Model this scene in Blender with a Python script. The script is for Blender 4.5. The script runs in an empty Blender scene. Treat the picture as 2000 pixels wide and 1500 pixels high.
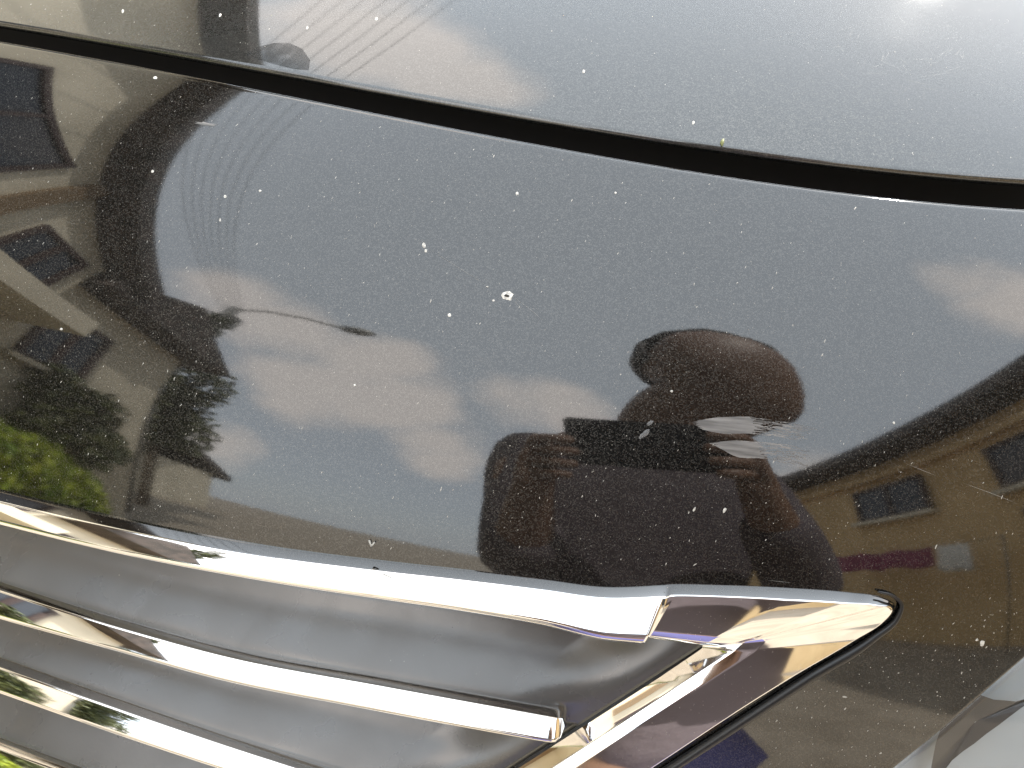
import bpy, bmesh, math, random
import numpy as np
from mathutils import Vector, Matrix
R = math.radians
random.seed(7); rng = np.random.default_rng(7)
scene = bpy.context.scene
COL = scene.collection

# ------------------------------------------------------------------ camera
F = 1511.0                                    # focal length in photo pixels (2000 x 1500)
CAM = np.array([0.07264373, -0.25881897, 0.95])
AZ, PIT, ROLL = R(-13.05199), R(26.821), R(3.0)
def basis(az, pit, roll):
    f = np.array([math.sin(az)*math.cos(pit), math.cos(az)*math.cos(pit), -math.sin(pit)])
    r = np.array([math.cos(az), -math.sin(az), 0.]); u = np.cross(r, f)
    c, s = math.cos(roll), math.sin(roll)
    return c*r+s*u, -s*r+c*u, f
CR, CU, CF = basis(AZ, PIT, ROLL)
cam_d = bpy.data.cameras.new('camera'); cam = bpy.data.objects.new('camera', cam_d); COL.objects.link(cam)
cam_d.sensor_width = 36.0; cam_d.lens = F/2000*36.0; cam_d.clip_start = 0.01; cam_d.clip_end = 3000
M = Matrix.Identity(4)
for i in range(3):
    M[i][0] = CR[i]; M[i][1] = CU[i]; M[i][2] = -CF[i]; M[i][3] = CAM[i]
cam.matrix_world = M
scene.camera = cam
cam_d.dof.use_dof = False

# ------------------------------------------------------------------ light
scene.view_settings.view_transform = 'Standard'; scene.view_settings.look = 'None'
scene.view_settings.exposure = 1.6; scene.view_settings.gamma = 1.0
scene.view_settings.use_curve_mapping = False
SUN = Vector((0.296, 0.705, 0.645)).normalized()
sd = bpy.data.lights.new('sun', 'SUN'); sd.energy = 4.0; sd.angle = R(0.5); sd.color = (1.0, 0.95, 0.87)
sun = bpy.data.objects.new('sun', sd); COL.objects.link(sun); sun.location = (2, 4, 6)
sun.rotation_euler = SUN.to_track_quat('Z', 'Y').to_euler()
world = bpy.data.worlds.new('World'); scene.world = world; world.use_nodes = True
wt = world.node_tree; wt.nodes.clear()
def wn(t, **k):
    n = wt.nodes.new(t)
    for a, v in k.items(): setattr(n, a, v)
    return n
def wl(a, b): wt.links.new(a, b)
def wmath(op, a, b=None, clamp=False):
    n = wn('ShaderNodeMath', operation=op, use_clamp=clamp)
    for i, v in enumerate((a, b)):
        if v is None: continue
        if isinstance(v, (int, float)): n.inputs[i].default_value = v
        else: wl(v, n.inputs[i])
    return n.outputs[0]
sky = wn('ShaderNodeTexSky', sky_type='NISHITA'); sky.sun_disc = False
sky.sun_elevation = math.asin(SUN.z); sky.sun_rotation = math.atan2(SUN.x, SUN.y)
sky.air_density = 1.0; sky.dust_density = 1.2; sky.ozone_density = 1.0
tc = wn('ShaderNodeTexCoord'); nz = wn('ShaderNodeTexNoise'); nz.inputs['Scale'].default_value = 5.5
nz.inputs['Detail'].default_value = 7.0; nz.inputs['Roughness'].default_value = 0.55
wl(tc.outputs['Generated'], nz.inputs['Vector'])
# banks of cumulus: each lump a direction and an angular size, roughened by the noise
LUMPS = [((-.504,-.606,.615),7),((-.42,-.678,.604),7),((-.304,-.756,.58),8),((-.21,-.855,.474),8),((-.15,-.924,.36),6),
         ((-.363,-.819,.445),9),((-.027,-.834,.551),6),((-.13,-.945,.301),5),((.046,-.829,.557),7),
         ((.60,-.09,.80),6),((.67,-.108,.735),8),((-.375,.417,.828),9),((-.307,.37,.877),8),
         ((-.248,.325,.913),7),((-.523,-.839,.153),6),((.5,-.8,.3),10),((-.8,-.5,.3),9),
         ((-.8,.5,.4),10),((.8,.3,.45),10),((.1,.9,.4),9)]
acc = None
for c, rad in LUMPS:
    c = Vector(c).normalized()
    d = wn('ShaderNodeVectorMath', operation='DOT_PRODUCT'); wl(tc.outputs['Generated'], d.inputs[0]); d.inputs[1].default_value = c
    k = wmath('MULTIPLY', wmath('SUBTRACT', d.outputs['Value'], math.cos(R(rad*1.35))), 1/(1-math.cos(R(rad*1.35))), True)
    acc = k if acc is None else wmath('MAXIMUM', acc, k)
fld = wmath('ADD', wmath('MULTIPLY', acc, 0.55), wmath('MULTIPLY', nz.outputs['Fac'], 0.85))
mr = wn('ShaderNodeMapRange', interpolation_type='SMOOTHSTEP'); wl(fld, mr.inputs['Value'])
mr.inputs['From Min'].default_value = 0.60; mr.inputs['From Max'].default_value = 0.97
mr.inputs['To Max'].default_value = 0.82
veil = wn('ShaderNodeMix', data_type='RGBA'); veil.inputs['Factor'].default_value = 0.78; wl(sky.outputs[0], veil.inputs['A']); veil.inputs['B'].default_value = (10.6, 11.5, 12.3, 1)
cl = wn('ShaderNodeMix', data_type='RGBA', blend_type='MIX'); wl(mr.outputs[0], cl.inputs['Factor']); wl(veil.outputs['Result'], cl.inputs['A'])
cl.inputs['B'].default_value = (16.0, 14.7, 13.7, 1)
bg = wn('ShaderNodeBackground'); bg.inputs['Strength'].default_value = 0.10
wo = wn('ShaderNodeOutputWorld'); wl(cl.outputs['Result'], bg.inputs[0]); wl(bg.outputs[0], wo.inputs[0])

# ------------------------------------------------------------------ body surface of the car front
# a profile (arc length s, normal elevation N) swept along the plan curve (heading phi over x)
P0 = np.array([0.05, 0, 0.80])
s_ = np.linspace(-.6, 1.2, 3601); ds_ = s_[1]-s_[0]
def smooth(a, w): return np.convolve(np.pad(a, w, 'edge'), np.ones(2*w+1)/(2*w+1), 'valid')
N_ = np.radians(30+np.interp(s_, [-.6,-.3,-.1,-.045,0,.12,.17,.22,.6,1.2], [-40,-27,-13,-9.5,0,24,30,33,40,48])); N_ = smooth(N_, 40)
def cum(a, d):
    return np.concatenate([[0], np.cumsum((a[1:]+a[:-1])/2*d)])
py_ = cum(np.sin(N_), ds_); pz_ = cum(np.cos(N_), ds_); i0 = np.argmin(abs(s_)); py_ -= py_[i0]; pz_ -= pz_[i0]
X_ = np.linspace(-.8, .6, 2801)+P0[0]; dX_ = X_[1]-X_[0]
ph_ = np.radians(5+np.interp(X_-P0[0], [-.8,-.6,-.25,0,.12,.25,.6], [-20,-20,-9,0,7,20,60])); ph_ = smooth(ph_, 120)
tp_ = np.tan(ph_); yp_ = cum(tp_, dX_); yp_ -= yp_[np.argmin(abs(X_-P0[0]))]
DZ = -0.05
def S(x, t):
    return np.stack([x, P0[1]+np.interp(x, X_, yp_)+np.interp(t, s_, py_), P0[2]+DZ*(x-P0[0])+np.interp(t, s_, pz_)], -1)
def tang(x, t):
    tx = np.stack([np.ones_like(x), np.interp(x, X_, tp_), np.full_like(x, DZ)], -1); n_ = np.interp(t, s_, N_)
    return tx, np.stack([0*x, np.sin(n_), np.cos(n_)], -1)
def nrm(x, t):
    a, b = tang(x, t); n = np.cross(a, b); return n/np.linalg.norm(n, axis=-1, keepdims=True)
def ray(px, py):
    d = ((np.asarray(px, float)-1000)/F)[..., None]*CR-((np.asarray(py, float)-750)/F)[..., None]*CU+CF
    return d/np.linalg.norm(d, axis=-1, keepdims=True)
def hit(px, py):
    """surface parameters (x, s) of the body surface under a photo pixel"""
    px = np.asarray(px, float); d = ray(px, py); x = np.full(px.shape, P0[0]); t = 0*x; L = np.full(px.shape, .3)
    for _ in range(60):
        e = S(x, t)-(CAM+L[..., None]*d); tx, ts = tang(x, t)
        q = np.clip(np.linalg.solve(np.stack([tx, ts, -d], -1), -e[..., None])[..., 0], -.05, .05)
        x = x+q[..., 0]; t = t+q[..., 1]; L = L+q[..., 2]
    return x, t
def on(px, py, h=0.):
    x, t = hit(px, py); return S(x, t)+nrm(x, t)*np.asarray(h)[..., None]
def curve(pts, n):
    """smooth resample of a pixel polyline (piecewise cubic through the points)"""
    p = np.array(pts, float); d = np.concatenate([[0], np.cumsum(np.linalg.norm(np.diff(p, axis=0), axis=1))]); d /= d[-1]
    m = np.gradient(p, d, axis=0); q = np.linspace(0, 1, n); i = np.clip(np.searchsorted(d, q, 'right')-1, 0, len(d)-2)
    h = (d[i+1]-d[i])[:, None]; a = ((q-d[i])/(d[i+1]-d[i]))[:, None]
    return (2*a**3-3*a**2+1)*p[i]+(a**3-2*a**2+a)*h*m[i]+(-2*a**3+3*a**2)*p[i+1]+(a**3-a**2)*h*m[i+1]

# ------------------------------------------------------------------ helpers
def link(o, parent=None):
    COL.objects.link(o)
    if parent is not None: o.parent = parent
    return o
def tag(o, label=None, cat=None, group=None, kind=None):
    for k, v in (('label', label), ('category', cat), ('group', group), ('kind', kind)):
        if v: o[k] = v
    return o
def empty(name, loc=(0, 0, 0)):
    o = bpy.data.objects.new(name, None); o.location = loc; o.empty_display_size = .1; COL.objects.link(o); return o
def mesh(name, V, Fc, mat, parent=None, smooth_=True):
    me = bpy.data.meshes.new(name); me.from_pydata([tuple(v) for v in V], [], [tuple(f) for f in Fc]); me.update()
    if smooth_: me.polygons.foreach_set('use_smooth', [True]*len(me.polygons))
    me.materials.append(mat); return link(bpy.data.objects.new(name, me), parent)
def grid(name, V, mat, parent=None, keep=None, flip=False, smooth_=True):
    a, b = V.shape[:2]; idx = np.arange(a*b).reshape(a, b)
    q = np.stack([idx[:-1, :-1], idx[1:, :-1], idx[1:, 1:], idx[:-1, 1:]], -1)
    if flip: q = q[..., ::-1]
    q = q.reshape(-1, 4)
    if keep is not None: q = q[keep.reshape(-1)]
    me = bpy.data.meshes.new(name); me.vertices.add(a*b); me.vertices.foreach_set('co', V.reshape(-1).astype(np.float32))
    me.loops.add(q.size); me.loops.foreach_set('vertex_index', q.reshape(-1).astype(np.int32))
    me.polygons.add(len(q)); me.polygons.foreach_set('loop_start', np.arange(0, q.size, 4, dtype=np.int32))
    me.update(calc_edges=True); me.validate()
    me.polygons.foreach_set('use_smooth', [smooth_]*len(me.polygons)); me.materials.append(mat)
    return link(bpy.data.objects.new(name, me), parent)
def boxes(name, bl, mat, parent=None, bevel=0.0):
    bm = bmesh.new()
    for (x0, x1, y0, y1, z0, z1) in bl:
        r = bmesh.ops.create_cube(bm, size=1)
        for v in r['verts']:
            v.co = ((x0+x1)/2+v.co.x*(x1-x0), (y0+y1)/2+v.co.y*(y1-y0), (z0+z1)/2+v.co.z*(z1-z0))
    if bevel: bmesh.ops.bevel(bm, geom=bm.edges[:], offset=bevel, segments=2, affect='EDGES')
    me = bpy.data.meshes.new(name); bm.to_mesh(me); bm.free(); me.materials.append(mat)
    return link(bpy.data.objects.new(name, me), parent)
def tube(name, P, rad, mat, parent=None, seg=10):
    P = np.array(P, float); n = len(P); rad = np.broadcast_to(rad, (n,)); T = np.gradient(P, axis=0); T /= np.linalg.norm(T, axis=1, keepdims=True)
    up = np.array([0, 0, 1.]) if abs(T[0][2]) < .9 else np.array([1., 0, 0]); V = np.zeros((n, seg, 3))
    for i in range(n):
        a = np.cross(T[i], up); a /= np.linalg.norm(a); b = np.cross(a, T[i]); up = b
        for j in range(seg):
            q = 2*math.pi*j/seg; V[i, j] = P[i]+rad[i]*(math.cos(q)*a+math.sin(q)*b)
    Vf = V.reshape(-1, 3).tolist(); Fc = []
    for i in range(n-1):
        for j in range(seg):
            k = (j+1) % seg; Fc.append((i*seg+j, i*seg+k, (i+1)*seg+k, (i+1)*seg+j))
    Fc.append(tuple(range(seg))[::-1]); Fc.append(tuple((n-1)*seg+j for j in range(seg)))
    return mesh(name, Vf, Fc, mat, parent)

# ------------------------------------------------------------------ materials
def material(name, base=(.5, .5, .5), rough=.5, metal=0., **kw):
    m = bpy.data.materials.new(name); m.use_nodes = True; b = m.node_tree.nodes['Principled BSDF']
    b.inputs['Base Color'].default_value = (*base, 1); b.inputs['Roughness'].default_value = rough; b.inputs['Metallic'].default_value = metal
    for k, v in kw.items(): b.inputs[k.replace('_', ' ')].default_value = v
    return m, b, m.node_tree
def noise_mix(nt, b, sock, c0, c1, scale, detail=4, lo=.35, hi=.65, coord='Object', stretch=None):
    t = nt.nodes.new('ShaderNodeTexCoord'); n = nt.nodes.new('ShaderNodeTexNoise'); n.inputs['Scale'].default_value = scale; n.inputs['Detail'].default_value = detail
    src = t.outputs[coord]
    if stretch:
        mp = nt.nodes.new('ShaderNodeMapping'); mp.inputs['Scale'].default_value = stretch; nt.links.new(src, mp.inputs[0]); src = mp.outputs[0]
    nt.links.new(src, n.inputs['Vector'])
    r = nt.nodes.new('ShaderNodeValToRGB'); nt.links.new(n.outputs['Fac'], r.inputs[0])
    r.color_ramp.elements[0].position = lo; r.color_ramp.elements[1].position = hi
    f = lambda c: (*c, 1) if isinstance(c, tuple) else (c, c, c, 1)
    r.color_ramp.elements[0].color = f(c0); r.color_ramp.elements[1].color = f(c1)
    nt.links.new(r.outputs[0], b.inputs[sock]); return n, r
def bump(nt, b, scale, strength, dist, detail=3, sock='Normal'):
    t = nt.nodes.new('ShaderNodeTexCoord'); n = nt.nodes.new('ShaderNodeTexNoise'); n.inputs['Scale'].default_value = scale; n.inputs['Detail'].default_value = detail
    nt.links.new(t.outputs['Object'], n.inputs['Vector']); k = nt.nodes.new('ShaderNodeBump'); k.inputs['Strength'].default_value = strength; k.inputs['Distance'].default_value = dist
    nt.links.new(n.outputs['Fac'], k.inputs['Height']); nt.links.new(k.outputs[0], b.inputs[sock]); return k

# metallic near-black brown paint: flake layer under clear coat
PAINT, b, nt = material('metallic_paint', (.016, .0145, .0125), .53, 1.0, Coat_Weight=1.0, Coat_Roughness=.012, Coat_IOR=1.75)
b.inputs['Specular Tint'].default_value = (.12, .12, .12, 1)
t = nt.nodes.new('ShaderNodeTexCoord'); v = nt.nodes.new('ShaderNodeTexVoronoi'); v.inputs['Scale'].default_value = 2600
nt.links.new(t.outputs['Object'], v.inputs['Vector'])
rp = nt.nodes.new('ShaderNodeValToRGB'); rp.color_ramp.elements[0].color = (.006, .0055, .005, 1); rp.color_ramp.elements[1].color = (.050, .047, .042, 1)
rp.color_ramp.elements[0].position = .45; rp.color_ramp.elements[1].position = 1.0
sp = nt.nodes.new('ShaderNodeSeparateColor'); nt.links.new(v.outputs['Color'], sp.inputs[0]); nt.links.new(sp.outputs[0], rp.inputs[0]); nt.links.new(rp.outputs[0], b.inputs['Base Color'])
noise_mix(nt, b, 'Coat Roughness', .03, .055, 14, 5)
bump(nt, b, 800, 1.0, .0000025, 3, 'Coat Normal')     # orange peel
PAINT_HOOD = PAINT.copy(); PAINT_HOOD.name = 'metallic_paint_light_hood'  # hood copy of the paint with lighter flake colours
for n_ in PAINT_HOOD.node_tree.nodes:
    if n_.type == 'VALTORGB' and n_.color_ramp.elements[1].color[0] > .045 and n_.color_ramp.elements[1].color[2] < .044:
        n_.color_ramp.elements[0].color = (.032, .032, .030, 1); n_.color_ramp.elements[1].color = (.085, .084, .079, 1)
CHROME, b, nt = material('chrome', (.80, .79, .78), .035, 1.0)
noise_mix(nt, b, 'Roughness', .02, .07, 30, 5)
PLASTIC, b, nt = material('satin_grey_plastic', (.125, .123, .12), .34, .5)
noise_mix(nt, b, 'Roughness', .24, .36, 40, 6); bump(nt, b, 700, .08, .0004)
BLACK, b, nt = material('black_rubber', (.012, .012, .012), .35)
DARK, b, nt = material('dark_channel', (.006, .005, .005), .7)
DUST, b, nt = material('dust', (.42, .40, .36), .9)
CHIP, b, nt = material('chipped_primer', (.62, .60, .55), .7); noise_mix(nt, b, 'Base Color', (.35, .33, .3), (.72, .70, .64), 900, 3)
SCRAPE, b, nt = material('scraped_clear_coat', (.20, .19, .18), .45, .3); noise_mix(nt, b, 'Base Color', (.12, .115, .11), (.24, .23, .22), 260, 4, stretch=(.15, 1, 3))
DARKFILM, b, nt = material('dark_film', (.05, .05, .048), .5)  # spare tone for the painted hood reflection
LEAFBIT, b, nt = material('dry_leaf', (.20, .21, .08), .7)

# ================================================================== the car
car = tag(empty('car'), 'dusty dark brown metallic car front with hood edge and chrome grille', 'car')

GAP_PANEL = [(-420,12),(-200,40),(0,72),(250,120),(425,150),(600,190),(750,215),(1000,260),(1250,302),(1500,345),(1650,367),(1850,392),(2000,402),(2200,408),(2400,405)]
GAP_HOOD = [(-420,-10),(-200,16),(0,46),(250,92),(425,121),(600,155),(750,180),(1000,224),(1250,264),(1400,288),(1650,325),(1850,348),(2000,358),(2200,366),(2400,366)]
LAMP_LINE = [(1400,1800),(1560,1652),(1741,1500),(1830,1428),(1920,1350),(2000,1281),(2150,1150),(2300,1015),(2400,920)]

def fitted(P, deg=3):
    p = np.array(P, float); u = (p[:, 0]-1000)/1400; c = np.polyfit(u, p[:, 1], deg); x = np.linspace(p[0, 0], p[-1, 0], 29)
    return [(a, b_) for a, b_ in zip(x, np.polyval(c, (x-1000)/1400))]
GAP_PANEL = fitted(GAP_PANEL); GAP_HOOD = fitted(GAP_HOOD)
def rolled(x, t, T, n, e, rad, ang, depth, k=9):
    """extra rows that roll a sheet edge inwards; e = direction out of the sheet"""
    P = S(x, t); rows = []
    for a in np.linspace(0, ang, k)[1:]:
        rows.append(P+rad*(math.sin(a)*e+(math.cos(a)-1)*n))
    last = rows[-1]; dd = math.cos(ang)*e-math.sin(ang)*n
    rows.append(last+dd*depth*.5); rows.append(last+dd*depth); return rows
def edge_frame(x, t, out):
    P = S(x, t); T = np.gradient(P, axis=0); T /= np.linalg.norm(T, axis=1, keepdims=True); n = nrm(x, t)
    e = np.cross(n, T); e /= np.linalg.norm(e, axis=1, keepdims=True)
    if (e[len(e)//2]*out).sum() < 0: e = -e
    return T, n, e

# --- hood
nu = 420
g = curve(GAP_HOOD, nu); hx, ht = hit(g[:, 0], g[:, 1]); ht = ht+.0028
T, n, e = edge_frame(hx, ht, np.array([0, -1, -.5]))
inner = []
for a in np.linspace(0, 1, 120)**1.5:
    tt = ht+(.95-ht)*a; inner.append(S(hx, tt))
rows = rolled(hx, ht, T, n, e, .0022, R(150), .016, 12)
V = np.stack(rows[::-1]+inner, 0)
hood = grid('hood', V, PAINT_HOOD, car)
hood['label'] = 'dark metallic hood with bright sun glare and fine swirl scratches'

# --- front panel (bumper skin) with the grille aperture cut out
top = curve(GAP_PANEL, 720); tx_, tt_ = hit(top[:, 0], top[:, 1]); tt_ = tt_-.0048
bot = np.concatenate([curve([(-420,1720),(-100,1760),(400,1800),(900,1830),(1400,1800)], 440)[:-1], curve(LAMP_LINE, 281)])
bx_, bt_ = hit(bot[:, 0], bot[:, 1])
# surround keys: inner (visible lower) edge, outer (upper) edge, profile blend (0 bar, 1 facet, 2 leg)
KEYS = [((-220,958),(-220,903),0),((0,1015),(0,960),0),((250,1077),(250,1017),0),((500,1125),(500,1065),0),((750,1165),(750,1097),0),
        ((900,1184),(900,1113),-.3),((1065,1209),(1065,1132),-.7),((1175,1234),(1180,1146),-1),((1244,1243),(1298,1142),-1),
        ((1255,1244),(1311,1141),1),((1300,1250),(1400,1142),1),((1350,1257),(1540,1148),1),((1380,1262),(1660,1157),1.04),((1389,1264),(1724,1167),1.12),
        ((1390,1266),(1746,1180),1.3),((1386,1269),(1733,1203),1.55),((1370,1280),(1680,1241),1.85),((1280,1338),(1560,1313),2),((1190,1396),(1450,1382),2),
        ((1010,1512),(1275,1498),2),((850,1615),(1110,1604),2)]
ap = [(o[0]+.16*(i[0]-o[0]), o[1]+.16*(i[1]-o[1])) for i, o, _ in KEYS]+[(-600,1604),(-600,900)]
apx, apt = hit(*np.array([p for p in ap if p[0] > -300 or True]).T)
nv = 360
a = (np.linspace(0, 1, nv))[:, None]
gx = tx_[None]*(1-a)+bx_[None]*a; gt = tt_[None]*(1-a)+bt_[None]*a
# corners of the aperture polygon that lie left of the sheet are plain extrapolations
def inside(px, py, qx, qy):
    r = np.zeros(px.shape, bool); j = len(qx)-1
    for i in range(len(qx)):
        c = ((qy[i] > py) != (qy[j] > py)) & (px < (qx[j]-qx[i])*(py-qy[i])/(qy[j]-qy[i]+1e-12)+qx[i]); r ^= c; j = i
    return r
cx = (gx[:-1, :-1]+gx[1:, 1:])/2; ct = (gt[:-1, :-1]+gt[1:, 1:])/2
hole = inside(cx, ct, apx, apt)
T, n, e = edge_frame(tx_, tt_, np.array([0, 1, .5]))
up = rolled(tx_, tt_, T, n, e, .0042, R(115), .022, 14)
T, n, e = edge_frame(bx_, bt_, np.array([.5, 0, -1.]))
dn = rolled(bx_, bt_, T, n, e, .0012, R(100), .012, 6)
V = np.concatenate([np.stack(up[::-1]), S(gx, gt), np.stack(dn)], 0)
keep = np.ones((V.shape[0]-1, V.shape[1]-1), bool); keep[len(up):len(up)+nv-1] = ~hole
panel = grid('front_panel', V, PAINT, car, keep=keep, flip=True)
panel['label'] = 'glossy dark front panel with dust, chips and a grey scrape'

# dark channel behind the shut line
mid = (curve(GAP_PANEL, 160)+curve(GAP_HOOD, 160))/2; mx, mt = hit(mid[:, 0], mid[:, 1]); Pm = S(mx, mt); nm = nrm(mx, mt)
T, n, e = edge_frame(mx, mt, np.array([0, 1, .5]))
V = np.stack([Pm-nm*.004-e*.03-n*.02, Pm-nm*.026-e*.02, Pm-nm*.03, Pm-nm*.026+e*.02, Pm-nm*.006+e*.035-n*.02], 0)
grid('shut_line_channel', V, DARK, car)

# --- chrome grille surround: loft of a keyed cross-section
def rounded(Q, rad):
    out = [Q[0]]
    for i in range(1, len(Q)-1):
        a, b, c = Q[i-1], Q[i], Q[i+1]; la = np.linalg.norm(a-b); lb = np.linalg.norm(c-b)
        ea = min(rad, .42*la); eb = min(rad, .42*lb); p = b+(a-b)/max(la, 1e-9)*ea; q = b+(c-b)/max(lb, 1e-9)*eb
        for s in np.linspace(0, 1, 5): out.append((1-s)**2*p+2*s*(1-s)*b+s*s*q)
    out.append(Q[-1]); return out
BAR = [(0,-.006),(0,.0),(.12,.0062),(.67,.0094),(.80,.0090),(.89,.0070),(.89,-.008)]
BAR_END = [(0,-.006),(0,.0),(.12,.0060),(.67,.0140),(.80,.0136),(.89,.0114),(.89,-.008)]
FAC = [(0,-.006),(0,.0),(.09,.0066),(.74,.0066),(.85,.0060),(.93,.0042),(.93,-.012)]
FC2 = [(0,-.006),(0,.0006),(.035,.0046),(.745,.0018),(.84,.0004),(1.0,-.0040),(1.0,-.016)]
LEG = [(0,-.006),(0,.0012),(.05,.0026),(.63,.0008),(.77,-.0012),(1.0,-.0085),(1.0,-.016)]
def prof(k):
    A, B, w = (BAR, BAR_END, -k) if k < 0 else (BAR, FAC, k) if k <= 1 else (FAC, FC2, (k-1)/.2) if k <= 1.2 else (FC2, LEG, (k-1.2)/.8)
    return [(x0+(x1-x0)*w, h0+(h1-h0)*w) for (x0, h0), (x1, h1) in zip(A, B)]
def loft(name, I, O, K, mat, parent, rad, profile, shrink=None, cap=False):
    Pi = on(I[:, 0], I[:, 1]); Po = on(O[:, 0], O[:, 1]); mx, mt = hit((I[:, 0]+O[:, 0])/2, (I[:, 1]+O[:, 1])/2); n = nrm(mx, mt)
    rows = []
    for i in range(len(I)):
        d = Pi[i]-Po[i]; Q = []
        for (f, h) in profile(K[i]):
            if shrink is not None: f = .5+(f-.5)*(.25+.75*shrink[i]); h = -.004+(h+.004)*shrink[i] if h > -.004 else h
            Q.append(Po[i]+d*f+n[i]*h)
        rows.append(rounded(Q, rad))
    V = np.array(rows); o = grid(name, V, mat, parent, flip=True)
    if cap:
        bm = bmesh.new(); bm.from_mesh(o.data); bm.verts.ensure_lookup_table(); m = V.shape[1]; k = (V.shape[0]-1)*m
        try: bm.faces.new([bm.verts[k+j] for j in range(m)])
        except ValueError: pass
        bm.to_mesh(o.data); bm.free()
    return o
kI = np.array([k[0] for k in KEYS], float); kO = np.array([k[1] for k in KEYS], float); kK = np.array([k[2] for k in KEYS], float)
seg = [22]*7+[16, 5]+[10]*6+[14]*5
par = np.concatenate([np.linspace(i, i+1, seg[i], endpoint=False) for i in range(len(KEYS)-1)]+[[len(KEYS)-1]])
def keyed(A, q, sm=True):
    i = np.clip(q.astype(int), 0, len(A)-2); a = (q-i)[:, None]
    d = np.diff(A, axis=0); L = np.linalg.norm(d, axis=1, keepdims=True)+1e-9; m = np.zeros_like(A); m[0] = d[0]/L[0]; m[-1] = d[-1]/L[-1]; m[1:-1] = (d[1:]/L[1:]+d[:-1]/L[:-1])/2
    h = L[i]*1.0
    return (2*a**3-3*a**2+1)*A[i]+(a**3-2*a**2+a)*h*m[i]+(-2*a**3+3*a**2)*A[i+1]+(a**3-a**2)*h*m[i+1]
I = keyed(kI, par); O = keyed(kO, par); K = np.interp(par, np.arange(len(kK)), kK)
grille = None
surround = loft('grille_surround', I, O, K, CHROME, car, .0007, prof)
surround['label'] = 'chrome grille surround ending in a wide pointed corner facet'

# --- chrome bars
BARP = [(0,-.010),(0,-.002),(.08,.0026),(.70,.0064),(.84,.0060),(.93,.0042),(.93,-.012)]
BARQ = [(0,-.010),(0,-.002),(.08,.0026),(.70,.0084),(.84,.0080),(.93,.0060),(.93,-.012)]
def bar_prof(k): return [(x0+(x1-x0)*k, h0+(h1-h0)*k) for (x0, h0), (x1, h1) in zip(BARP, BARQ)]
B2 = [(-220,1070,1132),(0,1142,1200),(250,1220,1267),(450,1274,1322),(750,1330,1380),(1000,1375,1421),(1105,1394,1437)]
B3 = [(-220,1214,1266),(0,1292,1340),(250,1380,1427),(500,1464,1508),(750,1540,1582),(860,1568,1610)]
B4 = [(-220,1366,1410),(0,1450,1492),(250,1540,1582),(500,1625,1665)]
def bar(B, ender):
    B = np.array(B, float); n = 150; t_ = curve(B[:, [0, 1]], n); b_ = curve(B[:, [0, 2]], n)
    sh = np.ones(n)
    if ender:
        d = np.clip((B[-1, 0]-t_[:, 0])/26., 0, 1); sh = np.sqrt(np.clip(1-(1-d)**2, .02, 1))
        k = t_[:, 0] > B[-1, 0]-40
    return loft('grille_bar', b_, t_, np.clip((t_[:, 0]-650)/400, 0, 1), CHROME, car, .0006, bar_prof, sh, ender)
bar(B2, True); bar(B3, True); bar(B4, False)

# --- satin insert with scoops between the bars
def ycurve(pts, x):
    p = np.array(pts, float); y = np.interp(x, p[:, 0], p[:, 1])
    lo = x < p[0, 0]; hi = x > p[-1, 0]
    y = np.where(hi, p[-1, 1]+(x-p[-1, 0])*(p[-1, 1]-p[-2, 1])/(p[-1, 0]-p[-2, 0]), y); return y
C0 = [(-220,948),(0,1004),(250,1066),(500,1114),(750,1154),(1065,1198),(1240,1232),(1400,1254)]
crv = [C0]+[[(q[0], q[1+j]) for q in B] for B in (B2, B3, B4) for j in (0, 1)]
crv.append([(q[0], q[1]+150) for q in crv[-1]])
nx = 260; U = np.linspace(0, 1, nx)**.9
def solve_row(c):
    x = -220+U*1600.
    for _ in range(40):
        y = ycurve(c, x); xl = 1396-(y-1259)*1.552; x = -220+U*(xl+220)
    return x, ycurve(c, x)
ROW = [solve_row(c) for c in crv]
rows = []; deps = []
_f = np.linspace(0, 1, 201); _d = smooth(np.interp(_f, [0,.14,.32,.55,.8,1], [.012,.0175,.0200,.0165,.0085,.0025]), 14); _d += (.0025-_d[-1])*_f+(.012-_d[0])*(1-_f)
def sprof(f): return float(np.interp(f, _f, _d))
for k in range(0, len(ROW)-1):
    (xa, ya), (xb, yb) = ROW[k], ROW[k+1]; scoop = k % 2 == 0; m = 26 if scoop else 6
    for j in range(m):
        f = j/m; x = xa+(xb-xa)*f; y = ya+(yb-ya)*f
        if scoop: d = sprof(f)
        else: d = .0025+.0095*(3*f*f-2*f**3)
        end = np.clip((x-(1396-(y-1259)*1.552-230))/210, 0, 1); end = end*end*(3-2*end)
        d = d*(1-end)+(.0065 if k < 2 else .008)*end
        rows.append((x, y)); deps.append(d*np.ones(nx))
px = np.array([r[0] for r in rows]); py = np.array([r[1] for r in rows]); dp = np.array(deps)
insert = grid('grille_insert', on(px, py, -dp), PLASTIC, car, flip=True)
insert['label'] = 'satin grey grille insert scooped between the chrome bars'
# closing wall behind the leg of the surround
Pw = np.stack([on(I[-70:, 0], I[-70:, 1], np.full(70, -.006)), on(I[-70:, 0]-14, I[-70:, 1]-6, np.full(70, -.022))], 0)
grid('grille_backing', Pw, BLACK, car)

# --- rubber gasket along the outer edge of the corner
GK = curve([(1712,1153),(1740,1161),(1758,1178),(1752,1200),(1700,1246),(1580,1320),(1468,1393),(1292,1508),(1120,1620)], 120)
tube('gasket', on(GK[:, 0], GK[:, 1], np.full(120, .0012)), np.concatenate([np.linspace(.0004, .0019, 30), np.full(90, .0019)]), BLACK, car, 12)

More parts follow.
